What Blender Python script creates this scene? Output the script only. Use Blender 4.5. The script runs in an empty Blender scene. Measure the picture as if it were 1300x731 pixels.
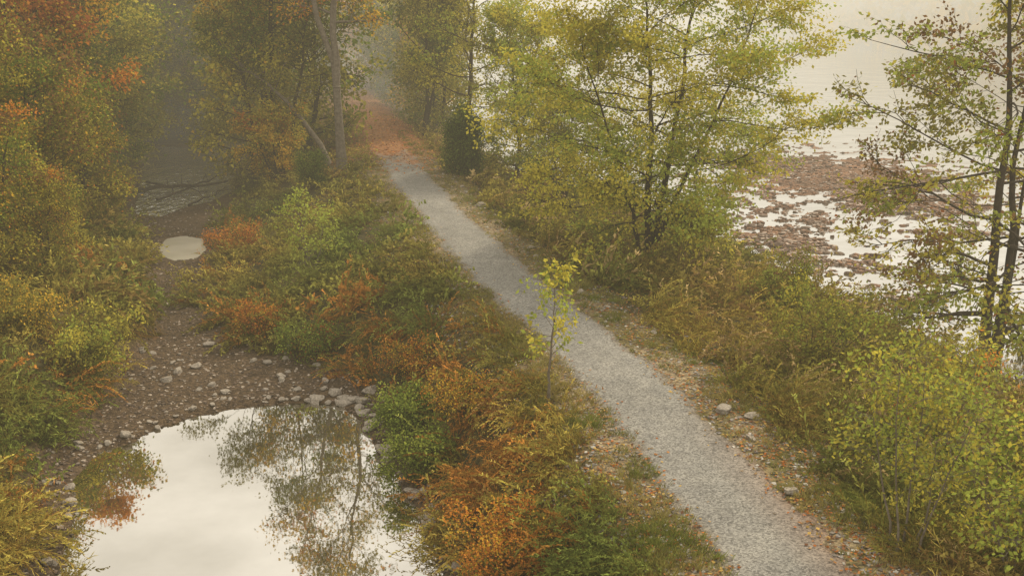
import bpy, math, random
import numpy as np
rng=np.random.default_rng(11); random.seed(5)
SC=bpy.context.scene; COL=SC.collection
F=1264.; PT=math.radians(16.1); CH=10.0
sp,cp=math.sin(PT),math.cos(PT)
def P(x,y,z=0.):
    v=(y-365.5)/F; u=(x-650)/F
    t=(CH-z)/(sp+v*cp)
    return (u*t,(cp-v*sp)*t)
# ---------- noise
def vn(x,y,s=0):
    xi=np.floor(x).astype(np.int64); yi=np.floor(y).astype(np.int64); fx=x-xi; fy=y-yi
    fx=fx*fx*(3-2*fx); fy=fy*fy*(3-2*fy)
    def hh(a,b):
        n=(a*374761393+b*668265263+s*1442695041)&0xffffffff
        n=((n^(n>>13))*1274126177)&0xffffffff
        return ((n^(n>>16))&0xffff)/65535.
    return (hh(xi,yi)*(1-fx)+hh(xi+1,yi)*fx)*(1-fy)+(hh(xi,yi+1)*(1-fx)+hh(xi+1,yi+1)*fx)*fy
def fbm(x,y,s=0,o=4):
    a=.5;r=0
    for i in range(o):
        r=r+a*(vn(x,y,s+i)-.5); x=x*2.03;y=y*2.03;a*=.5
    return r
# ---------- layout
cpx=[(1010,731),(920,620),(835,530),(782,470),(724,420),(638,350),(588,300),(541,250),(502,200),(482,172),(466,150),(450,130),(436,115)]
cw=sorted([P(a,b) for a,b in cpx],key=lambda p:p[1])
PY=np.array([c[1] for c in cw]); PX=np.array([c[0] for c in cw])
s0=(PX[1]-PX[0])/(PY[1]-PY[0])
PY=np.concatenate([[-60],PY,[1500]]); PX=np.concatenate([[PX[0]-s0*(PY[1]+60)],PX,[PX[-1]-.3*(1500-PY[-1])]])
gy=np.arange(-60,400,.5); gx=np.interp(gy,PY,PX); k=np.ones(13)/13
gxs=np.convolve(np.pad(gx,6,mode='edge'),k,'valid'); gxs[:8]=gx[:8]; gxs[-8:]=gx[-8:]
def XC(y): return np.where(y<395,np.interp(y,gy,gxs),np.interp(y,PY,PX))
WZ=-2.5
def toe(px):
    w=sorted([P(a,b,WZ) for a,b in px],key=lambda p:p[1]); return np.array(w)
RTp=toe([(592,760),(575,731),(550,660),(512,590),(482,520),(400,466),(292,438),(244,390),(242,350),(276,300),(302,255),(308,215),(306,180)])
LTp=toe([(5,760),(25,731),(60,650),(62,600),(108,555),(146,500),(198,440),(208,380),(188,330),(172,270),(172,215),(182,180)])
def RT(y): return np.where(y<RTp[0,1],RTp[0,0]+(y-RTp[0,1])*-.25,np.where(y>RTp[-1,1],RTp[-1,0]-(y-RTp[-1,1])*.3,np.interp(y,RTp[:,1],RTp[:,0])))
def LT(y): return np.where(y<LTp[0,1],LTp[0,0]+(y-LTp[0,1])*-.25,np.where(y>LTp[-1,1],LTp[-1,0]-(y-LTp[-1,1])*.3,np.interp(y,LTp[:,1],LTp[:,0])))
def SH(y): return np.interp(y,[0,50,60,74,120],[16,16.5,15,9,8.5])
pond_px=[(45,760),(66,731),(86,690),(94,640),(92,602),(134,570),(190,551),(240,530),(300,517),(380,510),(440,515),(460,530),(475,560),(500,600),(525,640),(550,680),(568,731),(590,790),(600,900),(5,900)]
pud_px=[(202,315),(212,303),(235,299),(257,304),(261,318),(248,330),(225,332),(206,325)]
dark_px=[(170,273),(176,240),(182,205),(188,186),(294,186),(298,215),(298,243),(268,256),(228,266),(200,276)]
polys=[np.array([P(a,b,WZ) for a,b in q]) for q in (pond_px,pud_px,dark_px)]
def sdist(poly,x,y):
    d=np.full(x.shape,1e9); ins=np.zeros(x.shape,bool); n=len(poly)
    for i in range(n):
        ax,ay=poly[i]; bx,by=poly[(i+1)%n]; ex,ey=bx-ax,by-ay
        t=np.clip(((x-ax)*ex+(y-ay)*ey)/(ex*ex+ey*ey),0,1)
        d=np.minimum(d,np.hypot(x-ax-t*ex,y-ay-t*ey))
        c=((ay>y)!=(by>y)); 
        with np.errstate(divide='ignore',invalid='ignore'):
            c=c&(x<(bx-ax)*(y-ay)/((by-ay) if by!=ay else 1e-9)+ax)
        ins^=c
    return np.where(ins,d,-d)   # + inside
RZ=-3.5
bars=[(P(1070,226,RZ),8,11,.22),(P(1150,258,RZ),6,4,.2),(P(985,305,RZ),4.4,6,.04),(P(1060,335,RZ),4.6,3,.04),(P(930,330,RZ),3,3,.05),(P(965,206,RZ),4,5,.2),(P(1230,300,RZ),2.5,3,0),(P(680,232,RZ),4,7,0),(P(1010,275,RZ),4,5,.02),(P(1120,380,RZ),3,2.5,0)]
def h(x,y):
    x=np.asarray(x,float); y=np.asarray(y,float); x,y=np.broadcast_arrays(x,y)
    xc=XC(y); dx=x-xc; R=RT(y); L=LT(y); e=xc-2.3
    t=np.clip((e-x)/np.maximum(.5,e-R),0,1); zl=-2.42*(t*t*(3-2*t)*.6+t*.4)
    zl=np.where(y>90,np.minimum(zl+np.clip((y-90)/8,0,1)*1.2,0),zl)
    q=np.maximum(0,L-x); zl=zl+2.6*(1-np.exp(-q/3.2))+.035*np.minimum(q,200)
    sh=SH(y); u=(dx-2.3)/(sh-2.3); zr=np.interp(u,[0,.15,.45,.8,1,1.3,3],[0,-.35,-1.0,-1.9,-3.48,-4.1,-5])
    z=np.where(dx<0,zl,zr)
    fb=dx-(122+10*fbm(x*.01,y*.01,5)); z=np.where(fb>0,np.minimum(55,-4.5+fb*.4),z)
    w=np.clip((np.abs(dx)-1.9)/2.,0,1); bed=(x<R)&(x>L)
    z=z+fbm(x*.45,y*.45,3)*np.where(bed,.16,.5)*w
    near=(y<130)&(np.abs(x)<60)
    if near.any():
        for pi,poly in enumerate(polys):
            d=np.full(x.shape,-50.); d[near]=sdist(poly,x[near],y[near])
            d=d+np.where(np.abs(d)<3,fbm(x*1.3,y*1.3,9)*(.25 if pi==1 else .7),0)
            tz=WZ-np.clip(d*.45,-.35,.5); k=np.clip((d+.8)/.8,0,1)
            z=np.where(d>-.8,z*(1-k)+tz*k,z)
            z=np.where((d<0)&(d>-1.2)&(z<WZ+.04),WZ+.04,z)
        for (c,a,b,up) in bars:
            r2=((x-c[0])/a)**2+((y-c[1])/b)**2
            m=r2<4
            zb=RZ-.36+up+.34*np.exp(-r2*1.0)+fbm(x*1.1,y*1.3,21)*(.9 if up<.1 else .75)
            z=np.where(m&(dx>4)&(z<-3),np.maximum(z,np.minimum(zb,RZ+.07)),z)
    return z
def H1(x,y): return float(h(np.array([x]),np.array([y]))[0])
def G(px,py):
    z=0.
    for i in range(14):
        x,y=P(px,py,z); z=z*.5+.5*H1(x,y)
    x,y=P(px,py,z); return (x,y,H1(x,y))
# ---------- objects
def tag(o,label=None,cat=None,group=None,kind=None):
    if label:o['label']=label
    if cat:o['category']=cat
    if group:o['group']=group
    if kind:o['kind']=kind
    return o
def mesh(name,V,Fc,mat,cols=None,parent=None,smooth=False):
    V=np.asarray(V,np.float32); Fc=np.asarray(Fc,np.int32); k=Fc.shape[1]
    me=bpy.data.meshes.new(name); me.vertices.add(len(V)); me.vertices.foreach_set('co',V.ravel())
    me.loops.add(Fc.size); me.loops.foreach_set('vertex_index',Fc.ravel())
    me.polygons.add(len(Fc)); me.polygons.foreach_set('loop_start',np.arange(0,Fc.size,k,dtype=np.int32))
    me.polygons.foreach_set('use_smooth',np.full(len(Fc),smooth))
    if cols is not None:
        a=me.attributes.new('col','FLOAT_COLOR','POINT'); c=np.ones((len(V),4),np.float32); c[:,:3]=cols; a.data.foreach_set('color',c.ravel())
    me.update(calc_edges=True); me.materials.append(mat)
    o=bpy.data.objects.new(name,me); COL.objects.link(o)
    if parent: o.parent=parent
    return o
def empty(name,loc,rz=0):
    o=bpy.data.objects.new(name,None); COL.objects.link(o); o.location=loc; o.rotation_euler=(0,0,rz); o.empty_display_size=.2; return o
def dup(root,loc,rz=0,s=1.,label=None,group=None):
    r=root.copy(); COL.objects.link(r); r.location=loc; r.rotation_euler=(0,0,rz)
    r.scale=(s,s,s) if not hasattr(s,'__len__') else s
    if label:r['label']=label
    if group:r['group']=group
    for ch in list(root.children):
        c=ch.copy(); COL.objects.link(c); c.parent=r
    return r
# ---------- materials
def newmat(n):
    m=bpy.data.materials.new(n); m.use_nodes=True; nt=m.node_tree; nt.nodes.clear(); return m,nt,nt.nodes,nt.links
def leafmat(name,trans=.35,objvar=.12):
    m,nt,N,L=newmat(name); out=N.new('ShaderNodeOutputMaterial'); at=N.new('ShaderNodeAttribute'); at.attribute_name='col'
    oi=N.new('ShaderNodeObjectInfo'); hs=N.new('ShaderNodeHueSaturation'); mr=N.new('ShaderNodeMapRange'); mr.inputs['To Min'].default_value=1-objvar; mr.inputs['To Max'].default_value=1+objvar
    L.new(oi.outputs['Random'],mr.inputs['Value']); L.new(mr.outputs[0],hs.inputs['Value']); L.new(at.outputs['Color'],hs.inputs['Color'])
    d=N.new('ShaderNodeBsdfDiffuse')
    t=N.new('ShaderNodeBsdfTranslucent'); mx=N.new('ShaderNodeMixShader'); mx.inputs[0].default_value=trans
    L.new(hs.outputs[0],d.inputs[0]); L.new(hs.outputs[0],t.inputs['Color'])
    L.new(d.outputs[0],mx.inputs[1]); L.new(t.outputs[0],mx.inputs[2]); L.new(mx.outputs[0],out.inputs[0]); return m
def noisemat(name,c1,c2,scale,bump=.3,rough=.9,attr=False,vor=None,bd=.03,vr=(.5,1.6)):
    m,nt,N,L=newmat(name); out=N.new('ShaderNodeOutputMaterial'); b=N.new('ShaderNodeBsdfPrincipled'); b.inputs['Roughness'].default_value=rough
    b.inputs['Specular IOR Level'].default_value=.2
    tc=N.new('ShaderNodeTexCoord'); n=N.new('ShaderNodeTexNoise'); n.inputs['Scale'].default_value=scale; n.inputs['Detail'].default_value=8; n.inputs['Roughness'].default_value=.65
    L.new(tc.outputs['Object'],n.inputs['Vector'])
    r=N.new('ShaderNodeValToRGB'); r.color_ramp.elements[0].position=.32; r.color_ramp.elements[1].position=.68
    r.color_ramp.elements[0].color=(*c1,1); r.color_ramp.elements[1].color=(*c2,1); L.new(n.outputs[0],r.inputs[0]); cs=r.outputs[0]
    hsrc=n.outputs[0]
    if vor:
        v=N.new('ShaderNodeTexVoronoi'); v.inputs['Scale'].default_value=vor; L.new(tc.outputs['Object'],v.inputs['Vector'])
        bw=N.new('ShaderNodeSeparateColor'); L.new(v.outputs['Color'],bw.inputs[0])
        mr=N.new('ShaderNodeMapRange'); mr.inputs['To Min'].default_value=vr[0]; mr.inputs['To Max'].default_value=vr[1]; L.new(bw.outputs[0],mr.inputs[0])
        mu=N.new('ShaderNodeVectorMath'); mu.operation='SCALE'; L.new(cs,mu.inputs[0]); L.new(mr.outputs[0],mu.inputs['Scale']); cs=mu.outputs[0]
        ad=N.new('ShaderNodeMath'); ad.operation='SUBTRACT'; L.new(n.outputs[0],ad.inputs[0]); L.new(v.outputs['Distance'],ad.inputs[1]); hsrc=ad.outputs[0]
    if attr:
        at=N.new('ShaderNodeAttribute'); at.attribute_name='col'; mu=N.new('ShaderNodeVectorMath'); mu.operation='MULTIPLY'; L.new(cs,mu.inputs[0]); L.new(at.outputs['Color'],mu.inputs[1]); cs=mu.outputs[0]
    L.new(cs,b.inputs['Base Color'])
    bp=N.new('ShaderNodeBump'); bp.inputs['Strength'].default_value=bump; bp.inputs['Distance'].default_value=bd; L.new(hsrc,bp.inputs['Height']); L.new(bp.outputs[0],b.inputs['Normal'])
    L.new(b.outputs[0],out.inputs[0]); return m
def watermat(name,deep,fac,rough,bump,scale,tint=(.95,.93,.88),bd=.05):
    m,nt,N,L=newmat(name); out=N.new('ShaderNodeOutputMaterial'); d=N.new('ShaderNodeBsdfDiffuse'); d.inputs[0].default_value=(*deep,1)
    g=N.new('ShaderNodeBsdfGlossy'); g.inputs['Color'].default_value=(*tint,1); g.inputs['Roughness'].default_value=rough
    mx=N.new('ShaderNodeMixShader'); tc=N.new('ShaderNodeTexCoord'); mp=N.new('ShaderNodeMapping'); mp.inputs['Scale'].default_value=scale
    n=N.new('ShaderNodeTexNoise'); n.inputs['Scale'].default_value=1; n.inputs['Detail'].default_value=5; bp=N.new('ShaderNodeBump'); bp.inputs['Strength'].default_value=bump; bp.inputs['Distance'].default_value=bd
    L.new(tc.outputs['Object'],mp.inputs[0]); L.new(mp.outputs[0],n.inputs['Vector']); L.new(n.outputs[0],bp.inputs['Height']); L.new(bp.outputs[0],g.inputs['Normal'])
    n2=N.new('ShaderNodeTexNoise'); n2.inputs['Scale'].default_value=.25; n2.inputs['Detail'].default_value=4; L.new(mp.outputs[0],n2.inputs['Vector'])
    mr=N.new('ShaderNodeMapRange'); mr.inputs['From Min'].default_value=.35; mr.inputs['From Max'].default_value=.65; mr.inputs['To Min'].default_value=fac-.1; mr.inputs['To Max'].default_value=min(1,fac+.06)
    L.new(n2.outputs[0],mr.inputs[0]); L.new(mr.outputs[0],mx.inputs[0])
    L.new(d.outputs[0],mx.inputs[1]); L.new(g.outputs[0],mx.inputs[2]); L.new(mx.outputs[0],out.inputs[0]); return m
M_leaf=leafmat('foliage',.42); M_leafS=leafmat('weeds',.3,0.0)
M_ground=noisemat('soil',(.55,.5,.45),(1.35,1.3,1.2),6,.6,.95,attr=True,vor=14,bd=.05)
M_path=noisemat('gravel',(.84,.84,.85),(1.13,1.12,1.10),1.6,.5,.95,attr=True,vor=28,bd=.025,vr=(.55,1.5))
M_stone=noisemat('stone',(.13,.11,.085),(.34,.30,.25),5,.5,.85)
M_rstone=noisemat('river stone',(.08,.05,.035),(.20,.15,.115),5,.5,.8)
M_stoneP=noisemat('pebble',(.7,.7,.7),(1.2,1.2,1.2),9,.3,.9,attr=True)
M_bark=noisemat('bark',(.03,.022,.015),(.075,.057,.038),7,.7,.95,bd=.02)
M_barkG=noisemat('grey bark',(.09,.07,.05),(.20,.17,.13),6,.7,.95,bd=.02)
M_pond=watermat('pond water',(.042,.034,.012),.60,.012,.02,(1.2,1.2,1),(.95,.93,.89))
M_pud=watermat('puddle water',(.42,.39,.33),.5,.05,.05,(2,2,1))  # milky water; its pale diffuse colour also stands in for reflected sky
M_dark=watermat('pool water',(.05,.045,.03),.88,.06,1.,(3.2,1.1,1),(.97,.96,.93),.22)
M_river=watermat('river water',(.15,.135,.11),.70,.08,.55,(.9,1.6,1),(.96,.96,.95))
# ---------- ground
def axis(a,b,st,lo,hi):
    m=list(np.arange(a,b,st)); s=st; v=m[-1]
    while v<hi: s*=1.25; v+=s; m.append(v)
    s=st; v=m[0]; pre=[]
    while v>lo: s*=1.25; v-=s; pre.append(v)
    return np.array(pre[::-1]+m)
xs=axis(-42,36,.24,-1500,1500); ys=axis(12,100,.25,-200,1800)
X,Y=np.meshgrid(xs,ys); Z=h(X,Y)
dX=X-XC(Y); RR=RT(Y); LL=LT(Y)
nz=fbm(X*.8,Y*.8,31)+.5; nb=fbm(X*.15,Y*.15,41)+.5
def mix(a,b,t): t=np.clip(t,0,1)[...,None]; return a*(1-t)+b*t
A=lambda *c: np.array(c,float)
Cg=mix(A(.040,.037,.012)*np.ones(X.shape+(3,)),A(.08,.06,.02),(nz-.35)*3)
Cg=mix(Cg,A(.062,.043,.026),((X<RR+.5)&(X>LL-.5)&(Y<92)).astype(float)*.95)
v=np.clip((2.7+nz*.8-np.abs(dX))/1.2,0,1)*(np.abs(dX)<4.5); Cg=mix(Cg,mix(A(.10,.085,.035)*np.ones(X.shape+(3,)),A(.19,.155,.10),(nz-.40)*5),v)
rv=np.clip((dX-SH(Y)+1.)/1.,0,1)*(dX<100); Cg=mix(Cg,mix(A(.10,.06,.04)*np.ones(X.shape+(3,)),A(.21,.12,.075),(nz-.35)*3),rv)
Cg=mix(Cg,A(.24,.10,.035),np.clip((Y-64)/7,0,1)*np.clip((5-np.abs(dX))/2,0,1)*(.5+nz*.5))
Cg=mix(Cg,A(.10,.09,.035),(dX>118).astype(float))
ni,nj=X.shape; idx=np.arange(ni*nj).reshape(ni,nj)
Fq=np.stack([idx[:-1,:-1],idx[:-1,1:],idx[1:,1:],idx[1:,:-1]],-1).reshape(-1,4)
tag(mesh('ground',np.stack([X,Y,Z],-1).reshape(-1,3),Fq,M_ground,Cg.reshape(-1,3),smooth=True),'brown earth banks, muddy canal bed and leaf littered verges','ground',kind='structure')
# path strip
py=np.concatenate([np.arange(4,60,.12),np.arange(60,150,.3)]); nc=14
hw=1.36; lft=-hw+fbm(py*.9,py*0+3,51)*.6+fbm(py*4,py*0,52)*.4; rgt=hw+fbm(py*.9,py*0+9,53)*.6+fbm(py*4,py*0,54)*.4
tt=np.linspace(0,1,nc)[None,:]; XX=XC(py)[:,None]+lft[:,None]*(1-tt)+rgt[:,None]*tt; YY=np.repeat(py[:,None],nc,1)
ZZ=.012+.02*(1-(2*tt-1)**2)+0*XX; ZZ[:,0]=-.03; ZZ[:,-1]=-.03
cc=A(.18,.174,.158)*np.ones(XX.shape+(3,)); n1=fbm(XX*1.1,YY*.5,61)+.5
cc=cc*(.8+.4*n1)[...,None]
ed=np.clip((np.abs(2*tt-1)-.68)/.30,0,1)*(.4+n1); cc=mix(cc,A(.13,.10,.06),ed)
cc=mix(cc,A(.26,.12,.045),np.clip((YY-63+8*(n1-.5)*2)/6,0,1)*.95)
rr_=np.clip(((XX-XC(YY))-.1)/1.2,0,1)*np.clip((24-YY)/6,0,1)*.65; cc=mix(cc,A(.16,.095,.06),rr_)
idx=np.arange(XX.size).reshape(XX.shape); Fp=np.stack([idx[:-1,:-1],idx[:-1,1:],idx[1:,1:],idx[1:,:-1]],-1).reshape(-1,4)
tag(mesh('gravel_path',np.stack([XX,YY,ZZ],-1).reshape(-1,3),Fp,M_path,cc.reshape(-1,3),smooth=True),'grey gravel towpath running into the trees','path',kind='structure')
# water sheets
def sheet(name,poly,z,mat,grow,label):
    c=poly.mean(0); p=poly+(poly-c)/np.linalg.norm(poly-c,axis=1)[:,None]*grow
    me=bpy.data.meshes.new(name); me.from_pydata([(a,b,z) for a,b in p],[],[list(range(len(p)))]); me.update(); me.materials.append(mat)
    o=bpy.data.objects.new(name,me); COL.objects.link(o); tag(o,label,'water',kind='structure')
sheet('pond_water',polys[0],WZ,M_pond,.5,'still pond reflecting pale sky and trees')
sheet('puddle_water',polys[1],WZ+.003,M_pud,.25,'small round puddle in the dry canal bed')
sheet('canal_water',polys[2],WZ,M_dark,.4,'dark shaded canal water under the trees')
yy=np.concatenate([np.arange(-100,140,4.),np.arange(140,1500,40.)]); a=XC(yy)+SH(yy)-3.; b=XC(yy)+150
V=np.concatenate([np.stack([a,yy,a*0+RZ],-1),np.stack([b,yy,a*0+RZ],-1)]); n=len(yy); i=np.arange(n-1)
tag(mesh('river_water',V,np.stack([i,i+n,i+n+1,i+1],-1),M_river),'wide pale river with riffles','river',kind='structure')
# ---------- leaves & tubes
def nrm(v): return v/np.maximum(1e-9,np.linalg.norm(v,axis=-1,keepdims=True))
def leafq(pos,d,ln,wd,upb=.6):
    n=len(pos); d=nrm(d); up=np.array([0,0,1.])*upb+rng.normal(size=(n,3))*.6
    s=nrm(np.cross(d,up)); ln=ln[:,None]; wd=wd[:,None]; m=pos+d*ln*.45
    return np.stack([pos,m+s*wd*.5,pos+d*ln,m-s*wd*.5],1)
def quads(n): return np.arange(n*4).reshape(n,4)
def grow(b,d,L,n,curve,grav):
    pts=[b]; d=nrm(d)
    for i in range(1,n):
        d=nrm(d+rng.normal(size=d.shape)*curve+np.array([0,0,grav])); b=b+d*(L/(n-1))[:,None]; pts.append(b)
    return np.stack(pts,1)
def samp(pts,idx,t):
    n=pts.shape[1]; f=t*(n-1); i=np.minimum(n-2,f.astype(int)); f=(f-i)[:,None]
    a=pts[idx,i]; b=pts[idx,i+1]; return a*(1-f)+b*f, nrm(b-a)
def tubes(pts,r,k):
    M,n,_=pts.shape; T=np.empty_like(pts); T[:,1:-1]=pts[:,2:]-pts[:,:-2]; T[:,0]=pts[:,1]-pts[:,0]; T[:,-1]=pts[:,-1]-pts[:,-2]; T=nrm(T)
    ref=np.where(np.abs(T[...,2:3])>.9,np.array([1.,0,0]),np.array([0,0,1.])); ref=np.broadcast_to(ref[:,:1],T.shape)
    A1=nrm(np.cross(T,ref)); B1=np.cross(T,A1); an=np.arange(k)*2*np.pi/k
    V=pts[:,:,None]+r[:,:,None,None]*(A1[:,:,None]*np.cos(an)[None,None,:,None]+B1[:,:,None]*np.sin(an)[None,None,:,None])
    id_=np.arange(M*n*k).reshape(M,n,k); a=id_[:,:-1]; b=id_[:,1:]
    Fc=np.stack([a,np.roll(a,-1,2),np.roll(b,-1,2),b],-1).reshape(-1,4); return V.reshape(-1,3),Fc
def join(parts):
    Vs=[];Fs=[];o=0
    for V,Fc in parts: Vs.append(V);Fs.append(Fc+o);o+=len(V)
    return np.concatenate(Vs),np.concatenate(Fs)
def stem(Hh,lean=(0,0),wob=.25,base=(0,0),n=14):
    t=np.linspace(0,1,n); w=np.cumsum(rng.normal(size=(n,2))*wob/3,axis=0); w-=w[0]
    return np.stack([base[0]+lean[0]*t+w[:,0],base[1]+lean[1]*t+w[:,1],Hh*t-.15*(t==0)],-1)
YG=A(.46,.40,.06);GR=A(.14,.18,.032);OL=A(.23,.205,.04);OR=A(.55,.22,.038);RU=A(.30,.11,.035);GO=A(.57,.36,.045);BR=A(.21,.12,.05);LG=A(.30,.34,.06);DG=A(.075,.105,.03);DO=A(.12,.11,.03)
def gen_tree(name,label,cat,paths,cr,start,nl,ns,nt,lpt,ls,pal,loc,e0=8,e1=60,curve=.13,grav=.03,twl=.6,spread=.12,bark=None,group=None,leafw=.66,rz=0,twigs=True,prof=1,vs=1.,cvar=.6):
    bark=bark or M_bark; root=empty(name,loc,rz); tag(root,label,cat,group)
    tp=[];bp_=[];LP=[];LD=[];LT_=[]
    for pts,r0 in paths:
        n=len(pts); t=np.linspace(0,1,n); rad=r0*(1-.86*t)*(1+.35*np.exp(-t*18)); tp.append(tubes(pts[None],rad[None],9))
        tl=start+(1-start)*((np.arange(nl)+rng.random(nl)*.8)/nl); tl=np.clip(tl,0,.995)
        b,td=samp(pts[None],np.zeros(nl,int),tl); az=np.arange(nl)*2.39996+rng.random(nl)*.9; u=(tl-start)/(1-start)
        el=np.radians(e0+(e1-e0)*u+rng.normal(size=nl)*8); d=np.stack([np.cos(az)*np.cos(el),np.sin(az)*np.cos(el),np.sin(el)],-1)
        Ln=cr*(.35+.65*np.sin(np.pi*np.clip(u*.85*prof+.15,0,1)))*(.7+.5*rng.random(nl))
        lb=grow(b,d,Ln,7,curve,grav); r1=np.minimum(.42*r0*(1-.8*tl),.025*Ln+.005); bp_.append(tubes(lb,r1[:,None]*np.linspace(1,.25,7)[None],5))
        ix=np.repeat(np.arange(nl),ns); ts=.2+.8*rng.random(nl*ns)**.8; b2,d2=samp(lb,ix,ts)
        d2=nrm(d2+rng.normal(size=d2.shape)*.75*np.array([1,1,vs])); L2=Ln[ix]*.42*(1.25-ts)+twl*.5; sb=grow(b2,d2,L2,5,curve*1.2,grav*.5)
        r2=np.maximum(.004,r1[ix]*.4); bp_.append(tubes(sb,r2[:,None]*np.linspace(1,.35,5)[None],4))
        ix3=np.repeat(np.arange(len(ix)),nt); ts=.15+.85*rng.random(len(ix3)); b3,d3=samp(sb,ix3,ts); d3=nrm(d3+rng.normal(size=d3.shape)*.8*np.array([1,1,vs]))
        L3=twl*(.5+rng.random(len(ix3))); tw=grow(b3,d3,L3,4,curve*1.5,-.03)
        if twigs: bp_.append(tubes(tw,np.maximum(.003,r2[ix3]*.4)[:,None]*np.linspace(1,.5,4)[None],3))
        ix4=np.repeat(np.arange(len(ix3)),lpt); t4=.1+.9*rng.random(len(ix4)); p4,dd=samp(tw,ix4,t4)
        p4=p4+rng.normal(size=p4.shape)*spread*np.array([1,1,vs]); LP.append(p4); LD.append(dd+rng.normal(size=p4.shape)*.8+np.array([0,0,-.45])); LT_.append(ix4//lpt+(1000000*len(LT_)))
    V,Fc=join(tp); mesh('trunk',V,Fc,bark,parent=root,smooth=True)
    V,Fc=join(bp_); mesh('branches',V,Fc,bark,parent=root,smooth=True)
    p=np.concatenate(LP); d=np.concatenate(LD); n=len(p); Q=leafq(p,d,ls*(.65+.7*rng.random(n)),ls*leafw*(.65+.7*rng.random(n)))
    cl=np.array([c for c,w in pal]); w=np.array([w for c,w in pal],float); w/=w.sum()
    tid=np.concatenate(LT_); u_,inv=np.unique(tid//max(1,nt),return_inverse=True); base=rng.choice(len(pal),len(u_),p=w)[inv]
    own=rng.choice(len(pal),n,p=w); ch=np.where(rng.random(n)<.7,base,own); c=cl[ch]*(1-cvar/2+cvar*rng.random(n))[:,None]
    mesh('crown',Q.reshape(-1,3),quads(n),M_leaf,np.repeat(c,4,0),parent=root)
    return root
# ---------- main trees
g=G(822,330)
gen_tree('maple_tree','broad yellow-green tree with several stems between the gravel path and the river','tree',
 [(stem(12.5,(-.9,.5),.25),.17),(stem(13,(1.6,1.2),.25,(.2,.1)),.16),(stem(11,(4.0,-.6),.25,(.25,-.15)),.11),(stem(9.5,(-3.2,-.8),.25,(-.15,-.1)),.10)],
 5.0,.12,21,9,5,19,.145,[(YG,6),(LG,4),(OL,.8)],g,e0=-8,e1=42,twl=.8,spread=.22,grav=.0,vs=.45,cvar=.45,leafw=.7)
g=G(1250,472)
gen_tree('riverside_tree','tall slender dark-stemmed tree with sparse green and russet leaves at the right edge','tree',
 [(stem(16,(-1.0,.5),.2),.22),(stem(15,(-.3,.2),.2,(.4,.1)),.18),(stem(13,(.9,1),.2,(.5,.2)),.11)],
 6.6,.1,21,8,4,14,.18,[(OL,4),(LG,3),(BR,2.),(RU,.6),(YG,4)],g,e0=-12,e1=45,twl=.75,spread=.17,grav=.01,curve=.17,vs=.45)
g=G(434,214)
gen_tree('forked_tree','tall grey tree forking into two trunks at the left edge of the path','tree',
 [(np.concatenate([np.linspace([0,0,-.2],[-.1,0,5.2],5),stem(20,(-.3,.5),.5,(-.1,0))[1:]+[0,0,5.2]]),.3),
  (np.concatenate([np.linspace([-.1,0,5.1],[-.1,0,5.2],2),stem(18,(-4.,.3),.4,(-.1,0))[1:]+[0,0,5.2]]),.22)],
 5.0,.36,20,7,5,9,.21,[(GO,2),(OL,5),(OR,1.2),(DO,3)],g,e0=5,e1=60,bark=M_barkG,twl=.9,spread=.3,vs=.6)
g=G(418,208); L_=np.array([[0,0,-.2],[-.5,.1,1.2],[-1.5,.2,2.6],[-2.6,.3,4.0],[-3.9,.4,5.2],[-5.2,.5,6.1],[-6.4,.4,7.2],[-7.3,.4,8.6]])
gen_tree('leaning_tree','tree leaning far out to the left over the canal beside the forked trunk','tree',[(L_,.2)],3.0,.42,15,7,4,12,.17,[(OL,3),(GR,3),(YG,2)],g,e0=20,e1=50,bark=M_barkG,twl=.7,spread=.22,vs=.6)
g=G(362,224)
gen_tree('slim_tree','slim dark tree with olive leaves standing just left of the forked trunk','tree',[(stem(22,(-.6,.5),.35),.24),(stem(18,(-4,0),.35),.14),(stem(17,(3.2,.5),.35),.13)],6.0,.38,22,8,5,10,.19,[(DO,5),(GR,3),(OL,2)],g,twl=.85,spread=.24,vs=.6)
g=G(350,235)
gen_tree('golden_shrub_tree','small golden-yellow tree overhanging the dark canal water','tree',[(stem(4.2,(-1.5,.3),.2),.07),(stem(4.6,(.8,.2),.2),.07),(stem(4,(-.3,.4),.2),.06)],2.1,.25,12,6,4,10,.16,[(GO,4),(YG,3),(OR,1),(OL,1)],g,e0=0,e1=45,twl=.5,vs=.5)
g=G(398,348)
gen_tree('pale_green_sapling','small pale green tree on the weedy slope right of the round puddle','tree',[(stem(3.1,(-.2,.2),.12),.045),(stem(2.6,(-1.0,.2),.12),.03),(stem(2.4,(.5,.1),.12),.03)],1.2,.3,9,4,3,5,.12,[(LG,6),(OL,2)],g,e0=20,e1=60,twl=.3,bark=M_barkG,spread=.08)
g=G(697,512)
gen_tree('young_sapling','thin young sapling with large yellow-green leaves at the left edge of the path','tree',[(stem(3.5,(.05,.1),.07),.042)],.95,.34,17,3,2,6,.14,[(YG,5),(LG,3)],g,e0=25,e1=60,twl=.25,bark=M_barkG,spread=.07,leafw=.6)
g=G(588,222)
gen_tree('juniper_bush','dense dark green evergreen bush beside the right side of the path','bush',[(stem(3.7,(.1,0),.05),.08),(stem(3.,(.6,0),.05),.06),(stem(2.6,(-.6,0),.05),.06),(stem(2.2,(.1,-.6),.05),.06)],1.2,.03,22,6,4,7,.17,[(DG,4),(GR,4)],g,e0=15,e1=75,twl=.5,spread=.18,leafw=.35,prof=1,curve=.25)
g=G(592,205)
gen_tree('dark_trunk_tree','dark-trunked tree leaning right behind the evergreen bush','tree',[(stem(15,(1.2,.6),.3),.2)],4.2,.24,24,8,4,12,.2,[(OL,3),(YG,4),(LG,2)],g,twl=.75,spread=.24,vs=.5)
g=G(540,172)
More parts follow.
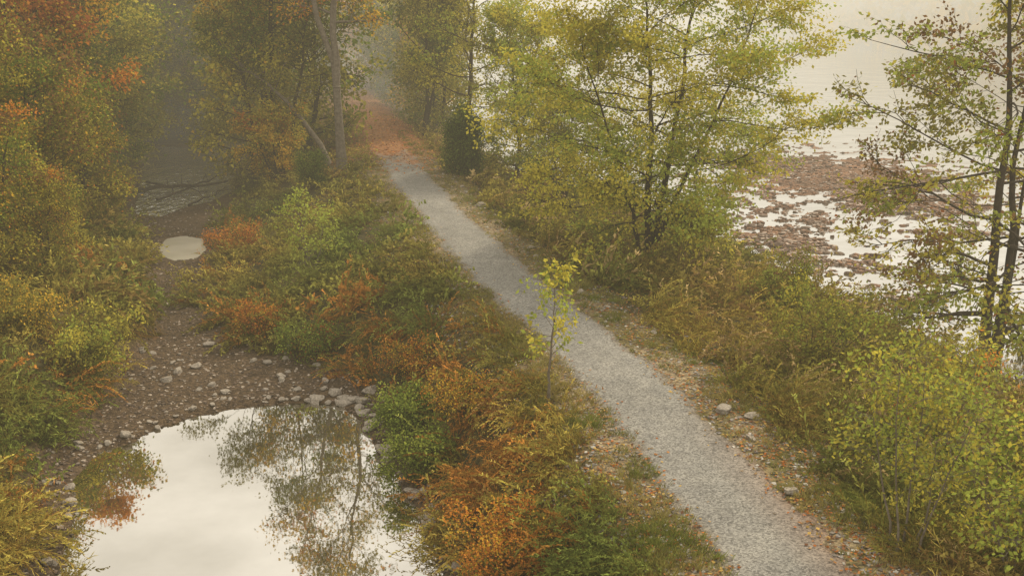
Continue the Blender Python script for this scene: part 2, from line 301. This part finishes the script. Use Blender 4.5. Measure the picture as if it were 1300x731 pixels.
gen_tree('olive_tree_by_bend','olive leafed tree on the right where the path enters the wood','tree',[(stem(14,(.3,.3),.3),.18),(stem(12,(1.8,.3),.3),.12)],3.8,.3,20,8,4,11,.22,[(OL,3),(GR,2),(YG,3)],g,twl=.8,spread=.25,vs=.6)
g=G(655,232)
gen_tree('hazy_green_tree','light green tree at the water edge between the evergreen bush and the broad yellow tree','tree',[(stem(10.4,(-.4,.3),.3),.14),(stem(9.,(.9,.3),.3),.11)],3.2,.05,22,8,5,15,.16,[(YG,4),(LG,4),(OL,1.5)],g,twl=.65,spread=.2,vs=.5)
g=G(716,252)
gen_tree('riverside_shrub_tree','bushy green tree overhanging river rocks left of the broad yellow tree','tree',[(stem(5.5,(.6,.3),.2),.1),(stem(5,(-1,.3),.2),.09),(stem(4.4,(1.4,0),.2),.07)],2.2,.06,15,7,4,11,.15,[(OL,3),(YG,3),(GR,2)],g,twl=.5,spread=.16,vs=.6)
# left wood
T_or=gen_tree('orange_maple','tall orange maple rising at the upper left of the canal bank','tree',[(stem(14,(.4,.3),.4),.24),(stem(12,(-2,.3),.4),.16)],4.6,.16,22,8,5,13,.22,[(OR,5),(GO,3),(RU,1),(OL,1.5)],G(58,250),twl=.85,spread=.28,vs=.6)
T_ol=gen_tree('olive_thicket_tree','twiggy olive tree on the left canal bank below the orange maple','tree',[(stem(8.,(.4,.3),.3),.12),(stem(7.5,(-2,.3),.3),.1),(stem(6.6,(1.8,-.5),.3),.08)],2.8,.05,18,7,5,11,.14,[(OL,5),(YG,1),(GR,1.5),(GO,1.2),(BR,1.5),(OR,.7)],G(38,300),twl=.7,spread=.22,vs=.7)
T_gr=gen_tree('green_canal_tree','dark green tree leaning over the far end of the dark canal','tree',[(stem(16,(.8,.3),.4),.2),(stem(14,(-1.6,.3),.4),.14)],4.8,.1,25,8,5,13,.21,[(GR,3),(OL,4),(YG,3)],G(180,172),twl=.9,spread=.28,vs=.6)
dup(T_ol,G(112,285),2.,.85,'bushy olive tree right beside the left edge of the dark canal water')
dup(T_ol,G(-20,360),4.,.75,'olive shrubby tree at the far left edge above the weedy bank')
dup(T_ol,G(90,250),1.,1.1,'taller olive tree just right of the trunk of the orange maple')
dup(T_ol,G(60,345),2.6,.5,'low olive thicket between the weedy bank and the orange maple')
dup(T_gr,G(290,168),1.3,1.,'green tree standing beyond the far end of the canal')
dup(T_gr,G(236,158),3.,.85,'green tree standing in the middle beyond the end of the dark canal water')
dup(T_ol,G(318,190),.7,.8,'bushy olive tree at the far right corner of the dark canal water')
dup(T_ol,G(200,180),1.8,.85,'low bushy tree at the far left corner of the dark canal water')
dup(T_ol,G(256,177),3.1,.75,'low bushy tree closing the far end of the dark canal water')
dup(T_gr,G(122,215),3.3,.85,'green tree between the orange maple and the canal')
dup(T_or,G(418,100),2.2,.95,'orange maple overhanging the far end of the leaf covered path')
dup(T_gr,G(462,84),2.9,.85,'green tree closing the view where the path bends out of sight')
dup(T_gr,G(338,146),4.2,1.,'green tree in the wood left of the forked trunk')
dup(T_or,G(10,215),.6,.95,'orange maple at the very left edge behind the olive trees')
dup(T_gr,G(-70,300),5.,.8,'green tree at the left margin above the weedy bank')
# background wood
protos=[gen_tree('wood_tree','hazy tree in the wood beyond the bend of the path','tree',[(stem(14,(.6,.3),.4),.22)],4.8,.08,26,6,4,10,.36,pal,(0,0,0),twl=1.0,spread=.5,twigs=False,vs=.6,group='hazy trees of the background wood') for pal in ([(OL,4),(YG,3),(GR,3)],[(GO,2),(YG,4),(OL,3)],[(GR,3),(OL,3),(YG,2)],[(OR,3),(GO,3),(OL,2)])]
spots=[]
for i in range(1500):
    y=68+80*random.random(); s=random.choice([-1,-1,-1,1]); xc=float(XC(np.array(y)))
    x=xc-3.5-55*random.random() if s<0 else xc+3+4*random.random()
    if abs(x-xc)<5.6 and y<118: continue
    if s>0 and y<80: continue
    if s<0 and y<93 and float(RT(np.array(y)))-0>x>float(LT(np.array(y))): continue
    if x< -.62*y-8: continue
    if any((x-a)**2+(y-b)**2<(3.6 if s<0 else 3.2)**2 for a,b in spots): continue
    spots.append((x,y))
    if len(spots)>=125: break
for i,(x,y) in enumerate(spots):
    ki=i%4
    if i>=4 and ki==3 and -.36*y<x<-.2*y: ki=0
    o=protos[ki]; sc=.75+.3*random.random(); loc=(x,y,H1(x,y)-.1)
    if i<4: o.location=loc; o.scale=(sc,)*3
    else: dup(o,loc,random.random()*6,sc)
# ---------- shrubs as things
def shrub(name,label,px,py,Hh,cr,ls,pal,ns=5,lean=.5,lw=.6,dens=6,st=6,start=.12,spread=.09,e0=10,bark=None):
    p=[]
    for i in range(st):
        a=i*2.4+rng.random(); r=.3+rng.random()*1.1; p.append((stem(Hh*(.5+.6*rng.random()),(math.cos(a)*lean*Hh*.6*r,math.sin(a)*lean*Hh*.6*r),.12,(math.cos(a)*.2*r,math.sin(a)*.2*r),8),.008+.009*Hh/2))
    return gen_tree(name,label,'shrub',p,cr,start,9,ns,3,dens,ls,pal,G(px,py),e0=e0,e1=60,twl=.25*max(1,Hh/2.5),spread=spread,leafw=lw,bark=bark)
ORp=[(OR,5),(GO,2),(RU,1.5),(OL,4)]
shrub('orange_shrub','fiery orange bush at the bottom centre on the slope between pond and path',640,728,1.6,.6,.065,[(OR,6),(GO,2),(OL,1)],lean=.7,st=8)
shrub('orange_shrub','small orange bush on the slope just below the arching weeds right of the muddy bank',520,478,.9,.5,.07,ORp,lean=1.3,dens=4)
shrub('orange_shrub','orange-red bush low on the slope above the muddy canal bed',330,425,1.,.6,.08,[(OR,4),(RU,3),(GO,1),(OL,3)],lean=1.5,dens=5)
shrub('orange_shrub','narrow rusty orange bush right of the round puddle',295,322,1.3,.5,.08,[(RU,4),(OR,4),(OL,2)],lean=1.3,dens=5)
shrub('orange_shrub','orange bush halfway down the slope left of the young sapling',590,525,.9,.5,.07,[(OR,3),(GO,3),(OL,3)],lean=1.3,dens=4)
shrub('green_shrub','bright green leafy bush at the right rim of the pond',540,600,1.0,.55,.09,[(LG,3),(GR,4)],lean=.8)
shrub('green_shrub','leafy green bush above the stones at the pond corner',515,545,.95,.5,.09,[(GR,5),(LG,2)],lean=.8)
shrub('green_shrub','green bush with russet tips above the muddy canal bed',385,455,1.,.6,.08,[(LG,2),(GR,5),(RU,1)],lean=1.1,dens=5)
shrub('yellow_shrub','yellow-green leafy shrub on the left bank above the stony mud',112,470,1.7,.8,.11,[(YG,3),(LG,3),(OL,3)],lean=.9,dens=5)
shrub('yellow_shrub','golden shrub at the left edge below the olive trees',20,420,1.3,.7,.09,[(GO,2),(OL,5)],lean=1.1)
shrub('riverbank_shrub','leafy yellow-green shrub with bare pale stems at the lower right',1150,700,3.7,.85,.095,[(YG,3),(LG,5),(OL,2)],dens=6,lean=.24,ns=4,start=.4,spread=.12,st=5,bark=M_barkG)
shrub('riverbank_shrub','tall green leafy shrub filling the bottom right corner',1290,745,3.7,1.0,.105,[(LG,6),(YG,2),(GR,2)],dens=6,lean=.4,ns=4,start=.2,spread=.13,bark=M_barkG)
shrub('riverbank_shrub','green shrub with some orange leaves under the slender dark-stemmed tree',1195,580,2.7,1.0,.10,[(LG,4),(YG,2),(OR,.9),(OL,3)],dens=5,lean=.6,bark=M_barkG)
shrub('riverbank_shrub','olive green shrub on the river bank left of the slender dark-stemmed tree',1035,470,2.3,1.0,.10,[(LG,3),(OL,4),(YG,2)],lean=.8,dens=5)
shrub('riverbank_shrub','low green shrub at the water side between the two riverside trees',985,400,1.8,.9,.10,[(OL,3),(LG,2),(BR,1)],lean=.9)
shrub('dark_shrub','dark green shrub at the foot of the forked trunk',400,238,2.0,.8,.10,[(DG,3),(GR,3)],lean=.6)
# ---------- weeds (stuff)
def clump(kind,seed,lod=1.):
    if kind=='plume': ns,Hh,ll,lw,nl,arch,al=14,1.25,.12/lod,.030/lod,int(30*lod),.45,.42
    elif kind=='leafy': ns,Hh,ll,lw,nl,arch,al=13,.75,.12/lod,.06/lod,int(16*lod),.5,.6
    elif kind=='wisp': ns,Hh,ll,lw,nl,arch,al=14,1.1,.22,.018/lod,int(15*lod),.8,.45
    az=rng.random(ns)*6.28; ln=Hh*(.6+.6*rng.random(ns)); d=np.stack([np.cos(az)*arch,np.sin(az)*arch,np.full(ns,.8)],-1)
    d+=np.array([.7,-.1,0])*(1 if kind!='leafy' else .4); b=np.stack([rng.normal(size=ns)*.22,rng.normal(size=ns)*.22,np.full(ns,-.05)],-1)
    st=grow(b,d,ln,9,.05,-.19); ix=np.repeat(np.arange(ns),nl); t=.12+.88*rng.random(ns*nl)**.75; p,dd=samp(st,ix,t)
    D=dd*.9+rng.normal(size=p.shape)*al
    n=len(p); f=(1.2-.7*t)
    stv=(.6+.8*rng.random(ns))[ix]
    Q=leafq(p,D,ll*f*(.6+.8*rng.random(n)),lw*(.7+.6*rng.random(n)),.8); sh=(.5+.6*t)*(.8+.4*rng.random(n))*stv  # leaf colour darkened towards the stem foot as shade inside the clump
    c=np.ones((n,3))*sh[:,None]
    a=st[:,:-1].reshape(-1,3); e=st[:,1:].reshape(-1,3); sd=nrm(np.cross(e-a,rng.normal(size=a.shape)))*.005
    S=np.stack([a-sd,a+sd,e+sd*.7,e-sd*.7],1); Q=np.concatenate([Q,S]); c=np.concatenate([c,np.ones((len(S),3))*A(.8,.55,.45)])
    return Q,c
PR={k:[clump(k,i) for i in range(4)] for k in ('plume','leafy','wisp')}
PF={k:[clump(k,i,.6) for i in range(3)] for k in ('plume','leafy','wisp')}
def patch(px,py,r): x,y,z=G(px,py); return (x,y,r)
ORZ=[patch(*a) for a in [(290,300,1.8),(272,350,1.1),(335,400,1.6),(430,410,1.4),(500,455,1.6),(545,490,1.4),(590,540,1.3),(640,690,1.1),(620,600,1.2),(560,450,1.1),(655,600,.9),(690,720,.8),(200,395,.9),(120,345,1.8),(45,480,1.),(20,620,1.)]]
GRZ=[patch(*a) for a in [(520,550,1.2),(545,600,1.0),(385,440,1.3),(760,690,1.8),(800,710,1.5),(350,270,3),(430,330,3),(480,300,2.5),(540,400,1.6),(150,370,2),(1150,600,2),(60,600,2.5),(60,500,2)]]
def wcol(x,y):
    n=len(x); a=fbm(x*.35,y*.35,71)+.5; b=fbm(x*.8,y*.8,81)+.5
    c=mix(np.tile(A(.175,.185,.04),(n,1)),A(.42,.33,.07),(a-.3)*2.3); c=mix(c,A(.29,.17,.06),(b-.58)*5); 
    for (px,py,r) in GRZ: c=mix(c,A(.17,.21,.045),np.exp(-((x-px)**2+(y-py)**2)/r**2)*1.)
    for (px,py,r) in ORZ:
        k=np.exp(-((x-px)**2+(y-py)**2)/r**2)*.75; k=np.where(rng.random(n)<k,.75,0); c=mix(c,A(.50,.21,.045)*(.7+.5*rng.random(n))[:,None],k)
    k=(rng.random(n)<.14)&(x-XC(y)>3); c=mix(c,A(.48,.35,.16),k.astype(float)*.9)
    return c*(.65+.75*rng.random(n))[:,None]
def scatter(name,label,cat,x,y,kinds,size,mat=None,colf=wcol):
    z=h(x,y); c=colf(x,y); Vs=[];Cs=[]; far=y>34
    kid=rng.choice(len(kinds),len(x),p=[k[1] for k in kinds]); vid=rng.integers(0,3,len(x))
    AN=fbm(x*.3,y*.3,77)*7+np.where(x<XC(y)-2,2.6,.3)
    for ki,(kn,_) in enumerate(kinds):
        for vi in range(3):
            for fr in (0,1):
                m=(kid==ki)&(vid==vi)&(far==bool(fr)); M=m.sum()
                if not M: continue
                Q,pc=(PF if fr else PR)[kn][vi]; an=AN[m]+rng.normal(size=M)*.6; ca,sa=np.cos(an),np.sin(an); s=size*(.55+.85*rng.random(M))*(1.+.2*fr)
                q=Q.reshape(-1,3); xx=(q[None,:,0]*ca[:,None]-q[None,:,1]*sa[:,None])*s[:,None]+x[m][:,None]; yy=(q[None,:,0]*sa[:,None]+q[None,:,1]*ca[:,None])*s[:,None]+y[m][:,None]
                zz=q[None,:,2]*s[:,None]*(.8+.4*rng.random(M))[:,None]+z[m][:,None]
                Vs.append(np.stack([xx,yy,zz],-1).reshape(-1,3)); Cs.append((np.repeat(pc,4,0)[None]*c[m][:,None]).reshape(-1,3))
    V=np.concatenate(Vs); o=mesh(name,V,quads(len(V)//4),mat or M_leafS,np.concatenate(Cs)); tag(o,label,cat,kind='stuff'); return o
def cand(n,y0,y1,f):
    y=y0*(y1/y0)**rng.random(n); x=(rng.random(n)*2-1)*(.56*y+4); m=f(x,y); return x[m],y[m]
pc_=polys[1].mean(0); dk=polys[2]
def clear(x,y):
    xl=pc_[0]*(y/pc_[1]); a=(np.abs(x-xl)<1.7)&(y>pc_[1]-6)&(y<pc_[1]+2.)
    dn=dk[:,1].min(); xa=P(182,268,WZ)[0]/dn*y; xb=P(276,268,WZ)[0]/dn*y; b=(sdist(dk,x,y)>-.4)|((x>xa)&(x<xb)&(y>dn-4.5)&(y<dn+3))
    return ~(a|b)
def fslope(x,y):
    dx=x-XC(y); nn=fbm(y*.5,y*0,91)*1.; return (dx<-1.95+nn*.6-np.clip((30-y)/12,0,1)*.5)&(x>RT(y)+.1+nn)&clear(x,y)
def fleft(x,y): return (x<LT(y)-.1+fbm(y*.5,y*0,92))&clear(x,y)
def fright(x,y): dx=x-XC(y); return (dx>2.8+fbm(y*.5,y*0,93)*1.6)&(dx<SH(y)-.9)
x,y=cand(9000,15.5,95,fslope); x,y=x[:1850],y[:1850]
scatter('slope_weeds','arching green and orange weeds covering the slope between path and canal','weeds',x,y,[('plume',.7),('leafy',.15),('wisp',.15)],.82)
x,y=cand(9000,15.5,95,fleft); x,y=x[:1550],y[:1550]
scatter('left_bank_weeds','arching olive weeds and ferns covering the left canal bank','weeds',x,y,[('plume',.68),('leafy',.12),('wisp',.2)],1.1)
x,y=cand(9000,15.5,95,fright); x,y=x[:1850],y[:1850]
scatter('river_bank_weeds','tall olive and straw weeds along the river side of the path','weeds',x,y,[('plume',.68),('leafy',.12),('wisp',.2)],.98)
# grass tufts
def tuft():
    n=16; az=rng.random(n)*6.28; b=np.stack([rng.normal(size=n)*.06,rng.normal(size=n)*.06,np.zeros(n)],-1); d=np.stack([np.cos(az)*.6,np.sin(az)*.6,np.ones(n)],-1)
    return leafq(b,d,.10+.12*rng.random(n),np.full(n,.014)),np.ones((n,3))
PR['tuft']=[tuft() for _ in range(3)]; PF['tuft']=PR['tuft']
def fverge(x,y): dx=np.abs(x-XC(y)); a=fbm(x*.9,y*.9,95)+.5; rt=(x>XC(y)); return (dx>1.1)&(dx<3.4)&(rng.random(len(x))<np.clip((a-.30-.05*rt)*2.6,0,1)*np.clip((dx-.95)/.9,0.08,1))
x,y=cand(150000,15,80,fverge); x,y=x[:8000],y[:8000]
def gcol(x,y):
    n=len(x); a=fbm(x*.7,y*.7,75)+.5; return mix(np.tile(A(.16,.18,.035),(n,1)),A(.28,.23,.07),(a-.35)*3)*(.6+.7*rng.random(n))[:,None]
scatter('verge_grass','short patchy grass along both edges of the gravel path','grass',x,y,[('tuft',1.)],.8,colf=gcol)
# fallen leaves
def leaves(name,label,x,y,size,pal,dz=.02):
    n=len(x); z=h(x,y)+dz; z=np.where(np.abs(x-XC(y))<1.4,z+.03,z); p=np.stack([x,y,z],-1); d=rng.normal(size=(n,3)); d[:,2]*=.25
    Q=leafq(p,d,size*(.6+.8*rng.random(n)),size*.7*(.6+.8*rng.random(n)),3.); cl=np.array(pal)[rng.integers(0,len(pal),n)]*(.6+.7*rng.random(n))[:,None]
    tag(mesh(name,Q.reshape(-1,3),quads(n),M_leafS,np.repeat(cl,4,0)),label,'leaves',kind='stuff')
x,y=cand(260000,15,70,lambda x,y:(np.abs(x-XC(y))<4.2)&(np.abs(x-XC(y))>.5)&(rng.random(len(x))<np.clip(np.abs(x-XC(y))-.75,0.03,1)*.45)); x,y=x[:24000],y[:24000]
leaves('verge_leaves','scattered brown and yellow fallen leaves along the path edges',x,y,.085,[A(.36,.17,.06),A(.44,.30,.09),A(.20,.10,.055),A(.38,.13,.035),A(.3,.2,.1)])
x,y=cand(110000,58,122,lambda x,y:(np.abs(x-XC(y))<5)&(rng.random(len(x))<np.clip((y-58)/10,0,1))); x,y=x[:17000],y[:17000]
leaves('path_leaves','carpet of orange fallen leaves over the far end of the path',x,y,.17,[A(.46,.18,.05),A(.34,.13,.05),A(.42,.25,.08),A(.24,.10,.05)])
# pebbles
def pebbles(name,label,x,y,size,cols,zf=None,fl=.32):
    n=len(x); z=(h(x,y) if zf is None else zf); cube=np.array([[-1,-1,-1],[1,-1,-1],[1,1,-1],[-1,1,-1],[-1,-1,1],[1,-1,1],[1,1,1],[-1,1,1]],float)
    f=np.array([[0,3,2,1],[4,5,6,7],[0,1,5,4],[1,2,6,5],[2,3,7,6],[3,0,4,7]]); V=cube[None]*(1+.35*rng.normal(size=(n,8,3))); V=V*np.array([.6,.5,fl]); s=size*(.4+.9*rng.random(n)**2)
    an=rng.random(n)*6.28; ca,sa=np.cos(an)[:,None],np.sin(an)[:,None]; Vx=V[...,0]*ca-V[...,1]*sa; Vy=V[...,0]*sa+V[...,1]*ca
    V=np.stack([Vx,Vy,V[...,2]],-1)*s[:,None,None]+np.stack([x,y,z],-1)[:,None]
    Fc=(f[None]+np.arange(n)[:,None,None]*8).reshape(-1,4); c=np.array(cols)[rng.integers(0,len(cols),n)]*(.7+.5*rng.random(n))[:,None]
    tag(mesh(name,V.reshape(-1,3),Fc,M_stoneP,np.repeat(c,8,0)),label,'pebbles',kind='stuff')
x,y=cand(160000,15,70,lambda x,y:(np.abs(x-XC(y))<3.6)&(np.abs(x-XC(y))>1.)&(rng.random(len(x))<.3)); x,y=x[:14000],y[:14000]
pebbles('verge_pebbles','loose small stones along the path edges',x,y,.062,[A(.22,.2,.18),A(.15,.13,.11),A(.34,.32,.28)])
x,y=cand(60000,18,62,lambda x,y:(x<RT(y)+.6)&(x>LT(y)-.4)&(h(x,y)>WZ-.05)); x,y=x[:6000],y[:6000]
pebbles('mud_pebbles','small stones scattered over the muddy canal bed',x,y,.065,[A(.15,.11,.08),A(.08,.06,.045),A(.3,.25,.2)])
xr=[];yr=[]
for (c,a,b,up) in bars:
    n=2600; xr.append(c[0]+rng.normal(size=n)*a*.8); yr.append(c[1]+rng.normal(size=n)*b*.8)
x=np.concatenate(xr);y=np.concatenate(yr); hv=h(x,y); m=(hv>RZ-.06)&(hv<-2.6)&(x-XC(y)>6); x,y=x[m],y[m]
pebbles('river_cobbles','brown cobbles scattered on the river gravel bars',x,y,.17,[A(.24,.14,.09),A(.12,.08,.06),A(.34,.27,.22)],zf=np.maximum(h(x,y),RZ-.05),fl=.34)
# ---------- rocks
def rockmesh(seed,mat):
    import bmesh
    bm=bmesh.new(); bmesh.ops.create_icosphere(bm,subdivisions=3,radius=1); r=np.random.default_rng(seed); V=np.array([v.co[:] for v in bm.verts])
    for _ in range(14):
        n=nrm(r.normal(size=3)); d=.55+.3*r.random(); e=np.maximum(0,V@n-d); V=V-e[:,None]*n
    V=V*np.array([1,.75,.5])*(1+.03*r.normal(size=(len(V),1)))
    for v,c in zip(bm.verts,V): v.co=c
    me=bpy.data.meshes.new('rock'); bm.to_mesh(me); bm.free(); me.materials.append(mat); return me
RM=[rockmesh(i,M_stone) for i in range(7)]; RV=[rockmesh(i+20,M_rstone) for i in range(5)]
def rock(x,y,s,label,group=None,name='rock',zz=None,river=False):
    o=bpy.data.objects.new(name,random.choice(RV if river else RM)); COL.objects.link(o); z=H1(x,y) if zz is None else zz
    o.location=(x,y,z+s*(.05 if river else .12)); o.scale=(s*random.uniform(.8,1.25),s*random.uniform(.8,1.25),s*random.uniform(.8,1.3)*(.85 if river else 1)); o.rotation_euler=(random.uniform(-.3,.3)*(.5 if river else 1),random.uniform(-.3,.3)*(.5 if river else 1),random.random()*6.28)
    tag(o,label,'rock',group); return o
pp=polys[0]; segs=[(3,4,3),(4,5,5),(5,6,6),(6,7,5),(7,8,4),(8,9,5),(9,10,8),(10,11,8),(11,12,8),(12,13,6),(13,14,5),(14,15,4),(1,2,3),(2,3,3)]
for a,b,k in segs:
    for j in range(k):
        t=random.random(); q=pp[a]*(1-t)+pp[b]*t; c=pp.mean(0); n=(q-c)/np.linalg.norm(q-c); rt=a>=9
        q=q+n*abs(random.gauss(.15,.8 if not rt else .35)); s=.07+.18*random.random()**2 if not rt else random.uniform(.1,.3)
        rock(q[0],q[1],s,'brown stone among the others ringing the muddy rim of the pond','stones around the pond rim')
for j in range(62):
    px=random.uniform(130,460); py_=random.uniform(435,520)
    if py_>520-(px-130)*.12+30: continue
    x,y,z=G(px,py_)
    if z>-2.1: continue
    rock(x,y,.07+.2*random.random()**2,'pale stone scattered on the mud beyond the pond','stones on the mud beyond the pond')
for (px,py_,s,l) in [(160,553,.3,'flat pale stone on the mud at the upper left of the pond'),(358,483,.22,'pale block on the mud beyond the centre of the pond'),(470,497,.36,'large dark stone at the far right corner of the pond'),(448,507,.24,'rounded grey stone next to the large dark corner stone of the pond'),(580,720,.3,'flat stone at the bottom right rim of the pond'),(90,640,.26,'light stone on the left rim of the pond'),(60,715,.22,'dark stone at the bottom left rim of the pond'),
    (918,523,.36,'broad flat grey stone on the right verge of the path'),(953,557,.2,'small pale stone on the right verge below the broad flat stone'),(1006,624,.24,'upright pale grey stone on the right verge near the bottom'),(955,530,.22,'dark stone half hidden in weeds behind the broad flat stone'),(612,262,.35,'grey boulder on the right verge far up the path'),(738,372,.2,'grey stone on the right verge level with the broad yellow tree'),(770,390,.16,'small grey stone on the right verge above the young sapling')]:
    x,y,z=G(px,py_); rock(x,y,s,l)
for j in range(30):
    y=random.uniform(28,66); x=float(XC(np.array(y)))+random.uniform(1.6,2.9); rock(x,y,random.uniform(.07,.19),'grey stone half buried along the right verge of the path','stones along the right verge')
n=0
for j in range(1500):
    c,a,b,up=random.choice(bars[:6]+bars[8:9]); x=c[0]+random.gauss(0,a*.8); y=c[1]+random.gauss(0,b*.8); z=H1(x,y)
    if z>-2.8 or z<RZ-.22 or x-float(XC(np.array(y)))<7: continue
    rock(x,y,.12+.36*random.random()**2,'brown rock showing above the shallow river among many','rocks in the river shallows',zz=max(z,RZ-.02),river=True); n+=1
    if n>=115: break
# fallen branches over the canal
for (a,b,r,l) in [((172,238),(292,232),.15,'long fallen trunk lying across the dark canal water'),((185,228),(262,244),.08,'thin fallen branch crossing under the long trunk in the dark canal'),((200,250),(285,222),.09,'fallen branch slanting up to the right over the dark canal'),((240,258),(290,240),.07,'short broken branch at the near right edge of the dark canal')]:
    A0=P(*a,WZ+.3);B0=P(*b,WZ+.5); pts=np.linspace([A0[0],A0[1],WZ+.15],[B0[0],B0[1],WZ+.55],9)+rng.normal(size=(9,3))*.06
    V,Fc=tubes(pts[None],np.linspace(r,r*.4,9)[None],8); side=grow(pts[[3,5,6]],rng.normal(size=(3,3))+[0,0,.5],np.array([1.,.8,.7]),5,.15,0); V2,F2=tubes(side,np.full((3,5),r*.25),5); V,Fc=join([(V,Fc),(V2,F2)])
    tag(mesh('fallen_branch',V,Fc,M_bark,smooth=True),l,'branch')
# far bank forest
n=26000; y=120+900*rng.random(n)**1.5; x=XC(y)+120+90*rng.random(n)**1.3; z=h(x,y)+rng.random(n)*9+3*fbm(x*.08,y*.08,7)*3
Q=leafq(np.stack([x,y,z],-1),rng.normal(size=(n,3)),1.2+2*rng.random(n),1.+1.5*rng.random(n)); c=mix(np.tile(OL,(n,1)),GO*.8,rng.random(n))
tag(mesh('far_forest',Q.reshape(-1,3),quads(n),M_leafS,np.repeat(c,4,0)),'misty forest on the far bank of the river','forest',kind='stuff')
# ---------- mist volumes: homogeneous absorption + emission glow standing in for scattered light
def mist(name,label,S,col,b0,b1):
    m,nt,N,L=newmat(name); out=N.new('ShaderNodeOutputMaterial'); va=N.new('ShaderNodeVolumeAbsorption'); va.inputs['Color'].default_value=(0,0,0,1); va.inputs['Density'].default_value=S
    em=N.new('ShaderNodeEmission'); em.inputs['Color'].default_value=(*col,1); em.inputs['Strength'].default_value=S; ad=N.new('ShaderNodeAddShader'); L.new(va.outputs[0],ad.inputs[0]); L.new(em.outputs[0],ad.inputs[1]); L.new(ad.outputs[0],out.inputs['Volume'])
    try: m.cycles.homogeneous_volume=True
    except Exception: pass
    (x0,y0,z0),(x1,y1,z1)=b0,b1
    b=np.array([[x0,y0,z0],[x1,y0,z0],[x1,y1,z0],[x0,y1,z0],[x0,y0,z1],[x1,y0,z1],[x1,y1,z1],[x0,y1,z1]],float)
    tag(mesh(name,b,[[0,3,2,1],[4,5,6,7],[0,1,5,4],[1,2,6,5],[2,3,7,6],[3,0,4,7]],m),label,'mist',kind='structure')
mist('haze','thin warm autumn haze filling the valley',.0012,(.98,.85,.58),(-900,-150,-8),(900,1100,70))
mist('mist_bank','pale mist bank over the far river and wood',.0036,(.90,.85,.74),(-850,88,-7.5),(850,1090,48))
# ---------- light
W=bpy.data.worlds.new('World'); SC.world=W; W.use_nodes=True; nt=W.node_tree; bg=nt.nodes['Background']
sky=nt.nodes.new('ShaderNodeTexSky'); sky.sky_type='NISHITA'; sky.sun_disc=False; sky.sun_elevation=math.radians(40); sky.sun_rotation=math.radians(40)
mx=nt.nodes.new('ShaderNodeMix'); mx.data_type='RGBA'; mx.inputs['Factor'].default_value=.9; nt.links.new(sky.outputs[0],mx.inputs['A']); mx.inputs['B'].default_value=(10.7,9.9,8.6,1)
nt.links.new(mx.outputs['Result'],bg.inputs[0]); bg.inputs[1].default_value=.15
sl=bpy.data.lights.new('sun','SUN'); sl.energy=4.4; sl.angle=math.radians(12); sl.color=(1,.87,.65); so=bpy.data.objects.new('sun',sl); COL.objects.link(so)
so.rotation_euler=(math.radians(50),0,math.radians(180-40))
cam=bpy.data.cameras.new('camera'); cam.lens=35; cam.sensor_width=36; cam.clip_end=4000; co=bpy.data.objects.new('camera',cam); COL.objects.link(co); co.location=(0,0,CH); co.rotation_euler=(math.pi/2-PT,0,0); SC.camera=co
SC.view_settings.view_transform='Standard'; SC.view_settings.look='None'; SC.view_settings.exposure=0
